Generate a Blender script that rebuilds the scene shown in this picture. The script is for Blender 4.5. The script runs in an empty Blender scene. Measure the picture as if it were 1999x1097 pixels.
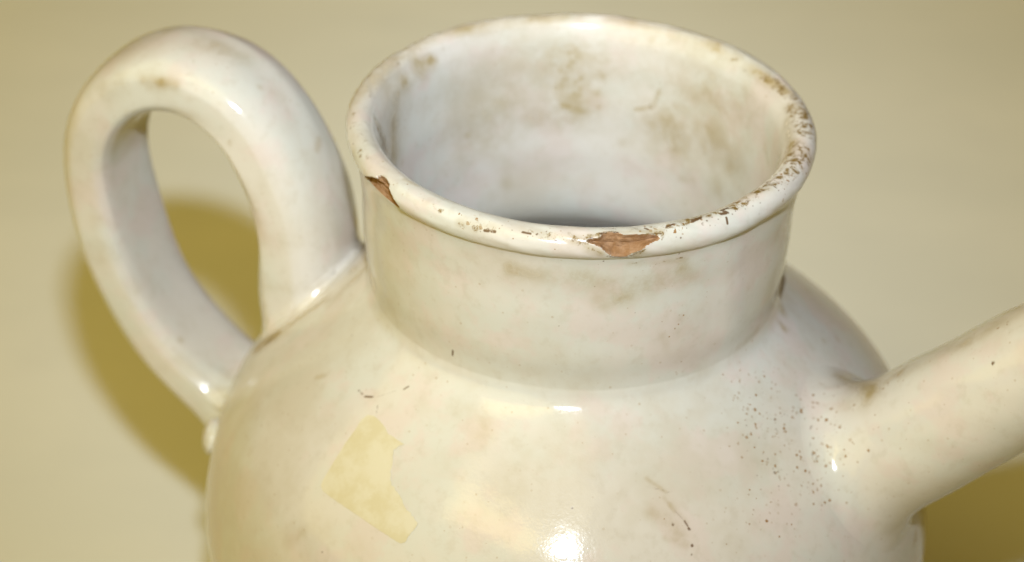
import bpy, math
import numpy as np
from mathutils import Vector, Matrix
from mathutils.geometry import delaunay_2d_cdt

scn = bpy.context.scene
COL = scn.collection
U = 0.05                       # one model unit = outer radius of the rim = 5 cm
ZT = 3.75                       # height of the rim's centre line above the table, in units


def W(p):
    """model units (rim centre = origin) -> metres (table top = z 0)"""
    return Vector((p[0] * U, p[1] * U, (p[2] + ZT) * U))


# ------------------------------------------------------------------ camera
cam_d = bpy.data.cameras.new('camera')
cam = bpy.data.objects.new('camera', cam_d)
COL.objects.link(cam)
cpos = np.array([0.0, -9.53173, 5.31040])
cf = np.array([-0.02381751, 0.84194934, -0.53903064])
cr = np.array([0.99844017, 0.04726809, 0.02971442])
cu = np.array([-0.05049698, 0.53748212, 0.84176186])
M = Matrix.Identity(4)
for i in range(3):
    M[i][0], M[i][1], M[i][2] = cr[i], cu[i], -cf[i]
M.translation = W(cpos)
cam.matrix_world = M
cam_d.sensor_width = 36.0
cam_d.lens = 36.0 * 5000 / 1999
cam_d.clip_start, cam_d.clip_end = 0.01, 50
cam_d.dof.use_dof = True
cam_d.dof.focus_distance = 10.12 * U
cam_d.dof.aperture_fstop = 12.0
scn.camera = cam

# ------------------------------------------------------------------ world and lamps
world = bpy.data.worlds.new('World')
scn.world = world
world.use_nodes = True
bg = world.node_tree.nodes['Background']
bg.inputs[0].default_value = (1.0, 0.45, 0.03, 1)
bg.inputs[1].default_value = 0.06


def lamp(name, loc, target, sx, sy, power, color):
    d = bpy.data.lights.new(name, 'AREA')
    d.shape = 'RECTANGLE'
    d.size, d.size_y, d.energy, d.color = sx, sy, power, color
    o = bpy.data.objects.new(name, d)
    COL.objects.link(o)
    o.location = loc
    o.rotation_euler = (Vector(target) - Vector(loc)).to_track_quat('-Z', 'Y').to_euler()
    return o


fl = cpos + cr * 0.26 + cu * 2.44 - cf * 1.5
flash = lamp('camera_flash', W(fl), W(cpos + 20 * (cf + cr * .012 + cu * .075)), 0.58 * U, 0.42 * U, 0.415, (0.82, 0.885, 0.975))
flash.data.spread = math.radians(46)
az, el, dist = math.radians(-30), math.radians(50), 2.0
ld = Vector((math.cos(el) * math.sin(az), -math.cos(el) * math.cos(az), math.sin(el)))
lamp('ceiling_light', W((0, 0, -1)) + ld * dist, W((0, 0, -1)), 0.95, 0.26, 2.8, (1.0, 0.74, 0.25))
lamp('lit_ceiling', (-1.6, -1.0, 1.85), (-.1, .2, 0), 4.0, 3.4, 49.0, (1.0, 0.775, 0.19))

scn.view_settings.view_transform = 'Standard'
scn.view_settings.look = 'None'
scn.view_settings.exposure = 0.07
scn.view_settings.gamma = 1.0
scn.cycles.max_bounces = 16
scn.cycles.diffuse_bounces = 12
scn.cycles.use_adaptive_sampling = True
scn.cycles.use_denoising = True


# ------------------------------------------------------------------ material helpers
class NT:
    def __init__(s, name):
        s.m = bpy.data.materials.new(name)
        s.m.use_nodes = True
        s.t = s.m.node_tree
        s.b = s.t.nodes['Principled BSDF']

    def n(s, typ, **kw):
        x = s.t.nodes.new(typ)
        for k, v in kw.items():
            if k[0] == 'i':
                x.inputs[int(k[1:])].default_value = v
            else:
                setattr(x, k, v)
        return x

    def l(s, a, b):
        s.t.links.new(a, b)

    def coord(s):
        return s.n('ShaderNodeTexCoord').outputs['Object']

    def noise(s, co, scale, detail=3, rough=.55, stretch=None):
        if stretch:
            mp = s.n('ShaderNodeMapping')
            mp.inputs['Scale'].default_value = stretch
            s.l(co, mp.inputs[0])
            co = mp.outputs[0]
        x = s.n('ShaderNodeTexNoise')
        x.inputs['Scale'].default_value = scale
        x.inputs['Detail'].default_value = detail
        x.inputs['Roughness'].default_value = rough
        s.l(co, x.inputs['Vector'])
        return x.outputs['Fac']

    def ramp(s, v, a, b, lo=0.0, hi=1.0):
        x = s.n('ShaderNodeMapRange')
        x.interpolation_type = 'SMOOTHSTEP'
        for k, q in zip((1, 2, 3, 4), (a, b, lo, hi)):
            x.inputs[k].default_value = q
        s.l(v, x.inputs[0])
        return x.outputs[0]

    def math(s, op, a, b=None, clamp=False):
        x = s.n('ShaderNodeMath', operation=op, use_clamp=clamp)
        for k, q in ((0, a), (1, b)):
            if q is None:
                continue
            if isinstance(q, (int, float)):
                x.inputs[k].default_value = q
            else:
                s.l(q, x.inputs[k])
        return x.outputs[0]

    def mix(s, f, a, b):
        x = s.n('ShaderNodeMix', data_type='RGBA')
        for k, q in ((0, f), (6, a), (7, b)):
            if isinstance(q, (int, float)):
                x.inputs[k].default_value = q
            elif isinstance(q, tuple):
                x.inputs[k].default_value = q + (1,)
            else:
                s.l(q, x.inputs[k])
        return x.outputs[2]

    def bump(s, h, strength, distance, normal=None):
        x = s.n('ShaderNodeBump')
        x.inputs['Strength'].default_value = strength
        x.inputs['Distance'].default_value = distance
        s.l(h, x.inputs['Height'])
        if normal:
            s.l(normal, x.inputs['Normal'])
        return x.outputs[0]


def glaze_material():
    s = NT('white_glaze')
    co = s.coord()
    tint = s.n('ShaderNodeAttribute', attribute_name='wear_shade')
    sep = s.n('ShaderNodeSeparateColor')
    s.l(tint.outputs['Color'], sep.inputs[0])
    brown, olive, dens = sep.outputs
    mark0 = tint.outputs['Alpha']
    mark = s.math('MULTIPLY', mark0, s.ramp(s.noise(co, 1100, 3, .7), .32, .50, .45, 1.2), True)
    # glaze with pinkish and greenish drifts
    n1 = s.noise(co, 38, 4, .6)
    n2 = s.noise(co, 70, 4, .6)
    n3 = s.noise(co, 24, 5, .65)
    col = s.mix(s.ramp(n1, .42, .58), (0.632, 0.614, 0.572), (0.608, 0.620, 0.580))
    col = s.mix(s.ramp(n2, .49, .62, 0, .7), col, (0.640, 0.572, 0.540))
    col = s.mix(s.ramp(n3, .47, .66, 0, .6), col, (0.53, 0.495, 0.41))
    n4 = s.noise(co, 330, 4, .65)
    col = s.mix(s.ramp(n4, .50, .72, 0, .28), col, (0.48, 0.445, 0.365))
    # faint freckles everywhere, larger ones where the density mask says so
    fine = s.n('ShaderNodeTexVoronoi', feature='F1')
    fine.inputs['Scale'].default_value = 800
    s.l(co, fine.inputs['Vector'])
    rnd = s.n('ShaderNodeSeparateColor')
    s.l(fine.outputs['Color'], rnd.inputs[0])
    f1 = s.math('LESS_THAN', fine.outputs['Distance'], s.math('MULTIPLY', s.ramp(rnd.outputs[0], .72, 1.0), .24))
    f1 = s.math('MULTIPLY', f1, s.ramp(rnd.outputs[1], 0, 1, .10, .45))
    col = s.mix(f1, col, (.40, .31, .20))
    wob = s.noise(co, 900, 2)
    big = s.n('ShaderNodeTexVoronoi', feature='F1')
    big.inputs['Scale'].default_value = 1080
    s.l(co, big.inputs['Vector'])
    rb = s.n('ShaderNodeSeparateColor')
    s.l(big.outputs['Color'], rb.inputs[0])
    rad = s.math('MULTIPLY', s.math('ADD', .16, s.math('POWER', rb.outputs[0], 2.4)), .44)
    rad = s.math('MULTIPLY', rad, s.ramp(wob, .35, .65, .3, 1.3))
    rad = s.math('MULTIPLY', rad, s.ramp(dens, 0, .5, .35, 1.0))
    on = s.math('LESS_THAN', rb.outputs[1], s.math('MULTIPLY', dens, 1.5))
    f2 = s.math('MULTIPLY', s.math('LESS_THAN', big.outputs['Distance'], rad), on)
    f2 = s.math('MULTIPLY', f2, s.ramp(rb.outputs[2], 0, 1, .35, .95))
    col = s.mix(f2, col, (.29, .165, .06))
    # rubbed-in dirt with painted crease shade and mouth tint, broken up by noise
    nd = s.noise(co, 260, 6, .7)
    nl = s.noise(co, 60, 5, .65)
    nb = s.math('ADD', s.math('MULTIPLY', nd, .6), s.math('MULTIPLY', nl, .4))
    fb = s.math('MULTIPLY', brown, s.ramp(nb, .36, .62, .45, 1.5), True)
    col = s.mix(fb, col, (.38, .31, .175))
    no = s.math('ADD', s.math('MINIMUM', olive, .56), s.math('MULTIPLY', s.math('SUBTRACT', s.noise(co, 620, 5, .75), .5), 3.0))
    fo = s.math('MULTIPLY', s.ramp(no, .42, .86), s.ramp(olive, .02, .3))
    col = s.mix(fo, col, (.20, .13, .03))
    col = s.mix(s.ramp(mark, .12, .65, 0, .95), col, (.12, .065, .025))
    s.l(col, s.b.inputs['Base Color'])
    dirt_shade = s.math('MAXIMUM', s.math('MAXIMUM', fb, fo), mark, True)
    s.l(s.math('ADD', s.math('MULTIPLY', dirt_shade, .38), .10), s.b.inputs['Roughness'])
    s.b.inputs['IOR'].default_value = 1.5
        # orange-peel glaze surface with pinholes
    h1 = s.noise(co, 1500, 2, .5)
    h2 = s.noise(co, 120, 2, .5)
    b1 = s.bump(h2, .10, .0012)
    b2 = s.bump(h1, .17, .00012, b1)
    s.l(b2, s.b.inputs['Normal'])
    return s.m


def clay_material():
    s = NT('terracotta_clay')
    co = s.coord()
    n1 = s.noise(co, 420, 5, .7)
    n2 = s.noise(co, 1500, 3, .6)
    n3 = s.noise(co, 230, 3, .6)
    col = s.mix(s.ramp(n1, .38, .62), (.31, .165, .07), (.41, .25, .14))
    col = s.mix(s.ramp(n2, .60, .72, 0, .7), col, (.20, .09, .03))
    col = s.mix(s.ramp(n3, .55, .75, 0, .75), col, (.34, .15, .025))
    s.l(col, s.b.inputs['Base Color'])
    s.b.inputs['Roughness'].default_value = .85
    s.l(s.bump(s.noise(co, 900, 6, .75), .8, .0008), s.b.inputs['Normal'])
    return s.m


def paper_material():
    s = NT('yellowed_paper')
    co = s.coord()
    n1 = s.noise(co, 110, 5, .7)
    n2 = s.noise(co, 480, 4, .7)
    col = s.mix(s.ramp(n1, .40, .60), (.65, .62, .475), (.60, .555, .375))
    col = s.mix(s.ramp(n2, .5, .75, 0, .4), col, (.665, .635, .51))
    s.l(col, s.b.inputs['Base Color'])
    s.b.inputs['Roughness'].default_value = .6
    s.l(s.bump(n2, .25, .0002), s.b.inputs['Normal'])
    return s.m


def table_material():
    s = NT('cream_tabletop')
    co = s.coord()
    n1 = s.noise(co, 7, 4, .55, (1, 2.2, 1))
    n2 = s.noise(co, 40, 4, .6)
    col = s.mix(s.ramp(n1, .35, .68), (.815, .84, .785), (.86, .88, .82))
    col = s.mix(s.ramp(n2, .45, .75, 0, .25), col, (.78, .795, .755))
    s.l(col, s.b.inputs['Base Color'])
    s.b.inputs['Roughness'].default_value = .75
    s.l(s.bump(n2, .08, .002), s.b.inputs['Normal'])
    return s.m


M_GLAZE, M_CLAY, M_PAPER, M_TABLE = glaze_material(), clay_material(), paper_material(), table_material()


# ------------------------------------------------------------------ mesh helpers
def mesh_obj(name, V, F, mat, parent=None, normals=None, scale=True):
    """V (n,3) in model units, F (m,4) quads (or a list of faces)"""
    me = bpy.data.meshes.new(name)
    V = np.asarray(V, float)
    if scale:
        V = V * U + np.array([0, 0, ZT * U])
    if isinstance(F, np.ndarray):
        k = F.shape[1]
        me.vertices.add(len(V))
        me.vertices.foreach_set('co', V.astype(np.float32).ravel())
        me.loops.add(F.size)
        me.loops.foreach_set('vertex_index', F.astype(np.int32).ravel())
        me.polygons.add(len(F))
        me.polygons.foreach_set('loop_start', np.arange(0, F.size, k, dtype=np.int32))
        me.update(calc_edges=True)
        me.validate()
    else:
        me.from_pydata(V.tolist(), [], F)
        me.update()
    me.polygons.foreach_set('use_smooth', np.ones(len(me.polygons), bool))
    if normals is not None:
        me.normals_split_custom_set_from_vertices(normals.astype(np.float32))
    me.materials.append(mat)
    o = bpy.data.objects.new(name, me)
    COL.objects.link(o)
    if parent:
        o.parent = parent
    return o


def submesh(name, P, F, Nn, mat, parent, wear_shade=None):
    """keep only the vertices that F uses"""
    used = np.unique(F)
    remap = np.full(len(P), -1, np.int64)
    remap[used] = np.arange(len(used))
    o = mesh_obj(name, P[used], remap[F], mat, parent, None if Nn is None else Nn[used])
    if wear_shade is not None:
        set_wear_shade(o, wear_shade[used])
    return o


def set_wear_shade(o, w):
    a = o.data.color_attributes.new('wear_shade', 'FLOAT_COLOR', 'POINT')
    a.data.foreach_set('color', np.clip(w, 0, 1).astype(np.float32).ravel())


def spline(pts, n_per):
    """chord-length natural cubic through pts; n_per samples per unit length"""
    pts = np.asarray(pts, float)
    t = np.concatenate([[0], np.cumsum(np.linalg.norm(np.diff(pts, axis=0), axis=1))])
    n = len(pts)
    h = np.diff(t)
    A = np.eye(n)
    b = np.zeros((n, pts.shape[1]))
    for i in range(1, n - 1):
        A[i, i - 1], A[i, i], A[i, i + 1] = h[i - 1], 2 * (h[i - 1] + h[i]), h[i]
        b[i] = 6 * ((pts[i + 1] - pts[i]) / h[i] - (pts[i] - pts[i - 1]) / h[i - 1])
    m = np.linalg.solve(A, b)
    xs = np.linspace(0, t[-1], max(3, int(round(t[-1] * n_per))))
    i = np.clip(np.searchsorted(t, xs) - 1, 0, n - 2)
    d = (xs - t[i])[:, None]
    hh = h[i][:, None]
    return (pts[i] + d * ((pts[i + 1] - pts[i]) / hh - hh * (2 * m[i] + m[i + 1]) / 6)
            + d * d * m[i] / 2 + d ** 3 * (m[i + 1] - m[i]) / (6 * hh))


def wave(a, b, seed, k=7):
    """smooth sum-of-sines noise, about -1..1"""
    r = np.random.default_rng(seed)
    s = 0
    for i in range(k):
        f1, f2 = r.uniform(.5, 3.2, 2) * (1 + i * .5)
        s = s + np.sin(a * f1 + b * f2 + r.uniform(0, 6.28)) / (1 + i * .5)
    return s / 2.4


def smooth(x, a, b):
    t = np.clip((x - a) / (b - a), 0, 1)
    return t * t * (3 - 2 * t)


# ------------------------------------------------------------------ the wear (stains and dark tones in place, crease shade and mouth warmth painted in)
WEAR_SHADE = [
    (0,-0.817,0.212,-0.117,0.0491,0.3,-0.807,0.212,-0.322), (0,-0.78,0.354,-0.026,0.0561,0.35), (0,-0.722,0.479,-0.001,0.0633,0.38),  # brown band down the left inside of the mouth
    (0,-0.677,0.542,-0.0,0.0318,0.4), (0,-0.802,0.295,-0.034,0.0112,0.6), (1,-0.879,-0.038,0.03,0.0195,0.45,-0.853,-0.076,-0.021),
    (1,-0.855,-0.1,-0.008,0.013,0.9,-0.838,0.051,-0.18), (0,-0.866,-0.062,0.007,0.0217,0.6,-0.831,0.099,-0.232), (0,-0.783,0.288,-0.385,0.0136,0.5),
    (0,-0.072,0.844,-0.105,0.0979,0.25), (0,-0.042,0.84,-0.259,0.1127,0.25), (0,-0.106,0.829,-0.418,0.0945,0.2), (0,0.094,0.839,-0.159,0.0607,0.18),
    (0,-0.012,0.836,-0.403,0.0709,0.2), (0,-0.009,0.842,-0.214,0.0187,0.3), (0,0.084,0.839,-0.199,0.0187,0.3), (0,0.065,0.838,-0.279,0.0188,0.3),
    (0,0.08,0.833,-0.356,0.0188,0.3), (0,-0.092,0.831,-0.356,0.0189,0.3), (0,-0.085,0.832,-0.356,0.0141,0.18,0.034,0.836,-0.387),
    (0,-0.411,0.73,-0.3,0.1051,0.16), (0,-0.372,0.749,-0.496,0.0991,0.18), (0,-0.518,0.656,-0.439,0.0164,0.5), (0,-0.729,0.404,-0.354,0.0137,0.3),
    (0,-0.33,0.768,-0.751,0.0358,0.2), (0,-0.211,0.809,-0.426,0.059,0.2), (1,0.309,0.779,-0.313,0.0164,0.75),
    (0,0.245,0.801,-0.339,0.0094,0.5,0.313,0.778,-0.312), (0,0.348,0.767,-0.22,0.0093,0.5,0.327,0.773,-0.298), (0,0.301,0.821,0.011,0.0139,0.45),
    (0,0.366,0.753,-0.403,0.0938,0.25), (0,0.476,0.69,-0.308,0.1046,0.24), (0,0.42,0.723,-0.518,0.1059,0.2), (0,0.594,0.59,-0.352,0.104,0.22),
    (0,0.69,0.475,-0.44,0.0921,0.2), (0,0.709,0.469,-0.096,0.0905,0.2), (0,0.556,0.636,-0.143,0.0827,0.2),
    (0,0.473,0.687,-0.625,0.0189,0.4,0.519,0.653,-0.613), (0,0.196,0.813,-0.527,0.0237,0.2), (0,0.806,0.254,-0.189,0.0112,0.35,0.823,0.178,-0.235),
    (0,0.633,0.543,-0.591,0.0466,0.3), (0,-0.327,0.783,-0.087,0.2088,0.2,0.549,0.661,-0.027), (0,-0.41,0.729,-0.352,0.234,0.2,0.674,0.506,-0.222),  # broad smears, here and next line, put warm light into the mouth's colour
    (0,-0.635,0.553,-0.164,0.1375,0.14,-0.54,0.634,-0.575), (0,-0.307,0.778,-0.728,0.1672,0.12,0.667,0.507,-0.433),
    (0,-0.243,0.888,0.056,0.0325,0.4,-0.035,0.924,0.06), (0,0.105,0.914,0.057,0.0279,0.4,0.198,0.901,0.058),
    (0,-0.624,0.685,0.064,0.032,0.35,-0.47,0.793,0.061), (0,-0.772,0.527,0.061,0.0317,0.35,-0.678,0.63,0.061),
    (0,-0.932,0.298,0.045,0.0312,0.25,-0.831,0.418,0.063), (0,0.566,0.717,0.061,0.0366,0.3,0.678,0.604,0.056),
    (0,-0.923,-0.249,0.059,0.0469,0.18,-0.764,-0.599,0.05), (3,-0.964,-0.181,0.043,0.0064,0.7), (3,-0.942,-0.297,0.034,0.0064,0.6),
    (0,-0.936,-0.339,0.011,0.0297,0.25), (3,-0.926,-0.183,-0.159,0.0065,0.5), (2,-0.954,-0.157,0.055,0.0473,0.25,-0.761,-0.634,0.023),
    (0,-0.701,-0.611,0.061,0.0104,0.6,-0.646,-0.652,0.059), (0,-0.595,-0.768,0.052,0.0245,0.2), (1,0.914,0.178,0.062,0.0439,0.5,0.957,-0.061,0.059),
    (1,0.947,0.091,0.061,0.0175,0.35,0.971,-0.057,0.053), (1,0.911,-0.203,0.063,0.0469,0.42,0.872,-0.373,0.061), (1,0.942,-0.256,0.046,0.034,0.42),
    (0,0.943,-0.226,0.054,0.0554,0.3), (0,0.927,0.133,0.062,0.0569,0.3), (1,0.807,0.428,0.059,0.0403,0.28,0.899,0.244,0.063),
    (1,-0.958,-0.115,0.056,0.0302,0.25,-0.865,-0.412,0.057), (1,0.816,-0.465,0.063,0.0334,0.36,0.643,-0.678,0.058),
    (1,0.623,-0.687,0.057,0.0287,0.36,0.416,-0.846,0.06), (1,0.214,-0.919,0.064,0.0161,0.33,0.416,-0.846,0.06),
    (1,-0.392,-0.915,0.031,0.0202,0.3,0.015,-0.99,0.035), (0,0.743,0.523,0.057,0.0271,0.25,0.9,0.266,0.063), (1,0.905,-0.027,0.055,0.0195,0.5),
    (1,0.907,-0.203,0.063,0.0192,0.72,0.883,-0.266,0.061), (1,0.936,-0.232,0.057,0.0255,0.5), (1,0.954,-0.262,0.031,0.0149,0.6),
    (0,0.884,-0.132,0.046,0.0279,0.5,0.846,-0.284,0.045), (0,0.897,0.182,0.059,0.0352,0.4), (3,0.868,0.322,0.061,0.0067,0.7),
    (1,0.984,-0.069,0.041,0.0129,0.4), (0,0.92,-0.337,0.043,0.0211,0.3), (0,0.744,0.498,0.044,0.027,0.25,0.869,0.313,0.061),
    (0,0.862,-0.507,-0.007,0.0209,0.25,0.806,-0.586,-0.007), (2,-0.455,-0.878,0.038,0.0406,0.3,0.015,-0.986,0.042),
    (2,0.013,-0.953,0.064,0.0362,0.35,0.416,-0.858,0.058), (2,0.487,0.684,-0.834,0.0524,0.75), (2,0.655,-0.636,0.057,0.0495,0.55,0.906,-0.337,0.054),
    (2,0.836,-0.535,0.032,0.0416,0.5), (3,-0.358,-0.928,0.032,0.0061,0.95,-0.317,-0.94,0.036), (3,-0.346,-0.929,0.037,0.0081,0.7),
    (3,-0.208,-0.956,0.05,0.0052,0.85,-0.176,-0.963,0.049), (3,-0.151,-0.965,0.05,0.006,0.8), (3,-0.076,-0.985,0.036,0.0068,0.85),
    (3,-0.114,-0.954,0.057,0.0048,0.6), (3,-0.101,-0.968,0.05,0.0048,0.6), (3,-0.167,-0.971,0.043,0.004,0.5),
    (3,0.355,-0.877,0.059,0.0053,0.8,0.387,-0.855,0.062), (3,0.27,-0.895,0.06,0.0061,0.7,0.284,-0.902,0.058),
    (3,0.461,-0.824,0.059,0.0081,0.95,0.492,-0.794,0.059), (3,0.502,-0.827,0.051,0.0069,0.9), (3,0.518,-0.808,0.055,0.0053,0.7),
    (3,0.577,-0.73,0.059,0.0065,0.9,0.602,-0.703,0.056), (3,0.576,-0.754,0.057,0.0078,0.95,0.601,-0.739,0.056),
    (3,0.597,-0.766,0.049,0.0049,0.8,0.602,-0.785,0.032), (3,0.622,-0.739,0.05,0.0049,0.7), (3,0.685,-0.649,0.06,0.0058,0.7),
    (3,0.749,-0.567,0.066,0.0062,0.7), (3,0.768,-0.483,0.056,0.0075,0.8), (3,0.784,-0.523,0.066,0.0042,0.6,0.805,-0.532,0.06),
    (3,0.814,-0.539,0.053,0.005,0.6), (3,0.842,-0.439,0.061,0.005,0.5), (3,0.674,-0.692,0.049,0.0049,0.5), (3,0.416,-0.896,0.024,0.0049,0.7),
    (3,0.397,-0.901,0.029,0.004,0.5), (3,0.116,-0.956,-0.066,0.0049,0.7), (3,0.416,-0.865,-0.069,0.0053,0.7), (3,0.733,-0.669,0.017,0.0041,0.5),
    (3,0.539,-0.782,0.057,0.0045,0.6), (3,0.552,-0.815,0.04,0.0041,0.5), (3,0.558,0.624,-0.766,0.0052,0.6), (3,-0.29,-0.927,0.058,0.004,0.5),
    (3,-0.444,-0.888,0.031,0.0041,0.5), (1,0.045,-0.985,0.043,0.014,0.55), (1,0.041,-0.985,0.043,0.008,0.7,0.094,-0.966,0.058),
    (1,0.097,-0.96,0.061,0.01,1.0,0.164,-0.946,0.059), (1,0.175,-0.946,0.045,0.006,0.7,0.336,-0.912,0.046),
    (1,0.327,-0.91,0.049,0.0101,0.8,0.34,-0.923,0.034), (1,0.056,-0.996,0.015,0.01,0.55,0.101,-0.994,-0.005),
    (1,0.215,-0.97,-0.028,0.0161,0.75,0.262,-0.967,0.002), (1,0.244,-0.968,-0.013,0.0141,0.6), (1,0.132,-0.983,-0.027,0.006,0.9,0.215,-0.963,-0.036),
    (1,0.257,-0.946,0.013,0.0101,0.5,0.306,-0.935,0.027), (1,0.226,-0.93,-0.085,0.0081,0.5,0.287,-0.911,-0.088),
    (1,0.28,-0.91,-0.109,0.0081,0.5,0.315,-0.897,-0.115), (1,0.324,-0.895,-0.104,0.0081,0.45,0.426,-0.852,-0.096),
    (0,0.222,-0.931,-0.088,0.0162,0.25,0.447,-0.839,-0.108), (0,-0.244,-0.916,-0.149,0.049,0.22,0.002,-0.948,-0.15),
    (0,0.043,-0.946,-0.161,0.057,0.3,0.475,-0.808,-0.211), (0,0.098,-0.929,-0.266,0.041,0.22), (0,0.201,-0.912,-0.271,0.0451,0.3),
    (0,0.312,-0.883,-0.234,0.0513,0.28), (0,0.429,-0.843,-0.143,0.041,0.2), (0,-0.455,-0.832,-0.129,0.0411,0.15,-0.245,-0.918,-0.136),
    (0,0.131,-0.923,-0.304,0.0247,0.2), (0,0.447,-0.812,-0.413,0.025,0.25), (0,0.374,-0.845,-0.478,0.0188,0.2,0.392,-0.833,-0.535),
    (0,0.459,-0.79,-0.598,0.0506,0.12), (2,0.418,-0.825,-0.451,0.0542,0.5), (2,0.447,-0.812,-0.407,0.025,0.5), (2,0.481,-0.774,-0.607,0.0633,0.25),
    (3,-0.483,-0.759,-0.662,0.0059,0.75,-0.485,-0.753,-0.692), (3,-0.472,-0.76,-0.701,0.0043,0.45), (3,-0.568,-0.735,-0.33,0.0042,0.7),
    (3,0.256,-0.895,-0.34,0.0037,0.5), (3,-0.224,-0.905,-0.289,0.0037,0.5), (3,-0.048,-0.929,-0.4,0.0037,0.6), (3,0.053,-0.923,-0.498,0.0037,0.6),
    (3,0.087,-0.937,-0.2,0.0037,0.6), (3,0.425,-0.826,-0.325,0.0037,0.6), (3,0.279,-0.885,-0.419,0.0037,0.6),
    (3,0.947,0.255,-0.859,0.0139,0.9,0.91,-0.027,-0.783), (0,0.918,-0.107,-0.803,0.0291,0.6), (0,0.883,-0.229,-0.606,0.022,0.6,0.925,-0.209,-0.829),  # brown paints the self-shade at the right foot of the neck
    (0,0.797,-0.406,-0.706,0.0218,0.25,0.707,-0.548,-0.721), (1,-0.895,-0.188,-0.582,0.0133,0.75,-0.878,-0.205,-0.662),  # crease shade painted along the neck's base seam, left end too
    (0,-0.895,-0.188,-0.582,0.0199,0.6,-0.856,-0.272,-0.684), (0,-1.436,0.135,-1.315,0.0305,1.3,-1.337,0.08,-1.193),
    (1,-1.43,0.092,-1.303,0.0211,0.5,-1.353,0.061,-1.21), (0,-1.28,0.047,-1.134,0.0162,0.5,-1.094,0.058,-0.964),  # dark smears paint the crease shade of the handle's upper root
    (0,-1.328,0.053,-1.183,0.0162,0.35,-1.091,0.032,-0.961), (0,-0.991,0.178,-0.884,0.0231,0.5),
    (0,-1.083,-0.041,-0.954,0.0182,0.25,-0.954,0.04,-0.835), (3,-0.887,-0.649,-0.967,0.0052,0.65,-0.867,-0.677,-0.967),
    (3,-0.856,-0.69,-0.968,0.0052,0.75,-0.82,-0.71,-0.954), (3,-0.804,-0.718,-0.948,0.0039,0.35,-0.716,-0.73,-0.899),
    (3,-0.688,-0.739,-0.886,0.0052,0.6,-0.667,-0.736,-0.871), (3,-0.796,-0.756,-0.965,0.0039,0.55,-0.798,-0.781,-0.982),
    (3,-0.944,-0.356,-0.886,0.0089,0.4), (3,-0.873,-0.452,-0.862,0.0088,0.4), (3,-0.812,-0.511,-0.84,0.0066,0.35),
    (0,-1.087,-0.464,-1.041,0.0111,0.5,-1.047,-0.483,-1.015), (3,-1.358,-0.762,-1.508,0.0053,0.6), (3,-0.99,-1.163,-1.44,0.0056,0.7),
    (0,-1.154,-1.041,-1.499,0.026,0.25,-1.086,-1.06,-1.424), (3,-1.072,-1.068,-1.416,0.0052,0.4),
    (0,-0.448,-0.877,-0.865,0.0425,0.22,-0.337,-0.949,-0.885), (0,-0.355,-0.996,-0.93,0.0591,0.16), (2,-0.369,-0.952,-0.897,0.1269,0.06),
    (0,-1.374,-0.323,-1.275,0.0907,0.08,-1.442,-0.529,-1.466), (0,-1.526,0.076,-1.452,0.0188,0.45,-1.655,0.316,-1.804),  # brown streak along the handle's lower join, smear down the body's left
    (3,-1.599,-0.028,-1.636,0.0071,0.6), (2,0.805,-0.649,-0.908,0.1297,0.42,1.121,-0.688,-1.073), (2,0.989,-0.645,-1.032,0.1088,0.45),
    (2,1.057,-0.726,-1.103,0.0759,0.5), (2,0.921,-0.874,-1.109,0.0966,0.35), (2,0.857,-1.053,-1.192,0.17,0.2), (2,0.759,-0.614,-0.856,0.0973,0.32),
    (2,1.285,-0.555,-0.89,0.0565,0.35,1.416,-0.623,-0.756), (2,1.58,-0.705,-0.586,0.0465,0.3,1.816,-0.762,-0.357),
    (2,1.129,-0.887,-1.275,0.1512,0.15), (2,-0.212,-1.086,-0.972,0.4201,0.035), (2,1.476,-0.86,-0.898,0.191,0.1),
    (3,0.879,-0.689,-0.978,0.0059,0.7200000000000001), (3,0.886,-0.726,-1.002,0.0048,0.7200000000000001),
    (3,0.895,-0.732,-1.011,0.0048,0.7200000000000001), (3,0.755,-0.779,-0.951,0.0055,0.7200000000000001), (3,0.762,-0.812,-0.975,0.0044,0.54),
    (3,0.822,-0.74,-0.97,0.0048,0.54), (3,0.923,-0.641,-0.984,0.0048,0.63), (3,0.937,-0.637,-0.991,0.0037,0.54), (3,0.911,-0.655,-0.982,0.0037,0.54),
    (3,0.983,-0.59,-1.003,0.0045,0.63), (3,1.085,-0.57,-1.021,0.0052,0.765), (3,1.12,-0.608,-1.029,0.0056,0.765), (3,1.048,-0.62,-1.042,0.0044,0.63),
    (3,1.042,-0.634,-1.048,0.0044,0.63), (3,1.033,-0.696,-1.077,0.0048,0.765), (3,1.035,-0.711,-1.087,0.0048,0.7200000000000001),
    (3,1.02,-0.725,-1.089,0.0041,0.63), (3,1.066,-0.69,-1.08,0.0059,0.81), (3,1.129,-0.714,-1.093,0.0066,0.855), (3,1.037,-0.738,-1.105,0.0059,0.81),
    (3,1.049,-0.742,-1.112,0.0041,0.54), (3,0.851,-0.863,-1.059,0.0051,0.7200000000000001), (3,0.881,-0.899,-1.1,0.0062,0.855),
    (3,0.897,-0.888,-1.102,0.0044,0.7200000000000001), (3,0.874,-0.887,-1.088,0.0044,0.7200000000000001), (3,0.91,-0.875,-1.103,0.004,0.54),
    (3,0.806,-0.946,-1.085,0.0043,0.675), (3,0.936,-0.879,-1.122,0.0044,0.63), (3,0.9,-0.941,-1.138,0.0044,0.63), (3,1.229,-0.791,-1.14,0.0055,0.81),
    (3,1.218,-0.799,-1.165,0.0048,0.765), (3,1.148,-0.831,-1.223,0.0055,0.81), (3,1.186,-0.671,-1.026,0.0052,0.7200000000000001),
    (3,0.941,-0.711,-1.031,0.0044,0.63), (3,1.097,-0.711,-1.095,0.0052,0.675), (3,1.064,-0.753,-1.124,0.0041,0.54),
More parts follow.
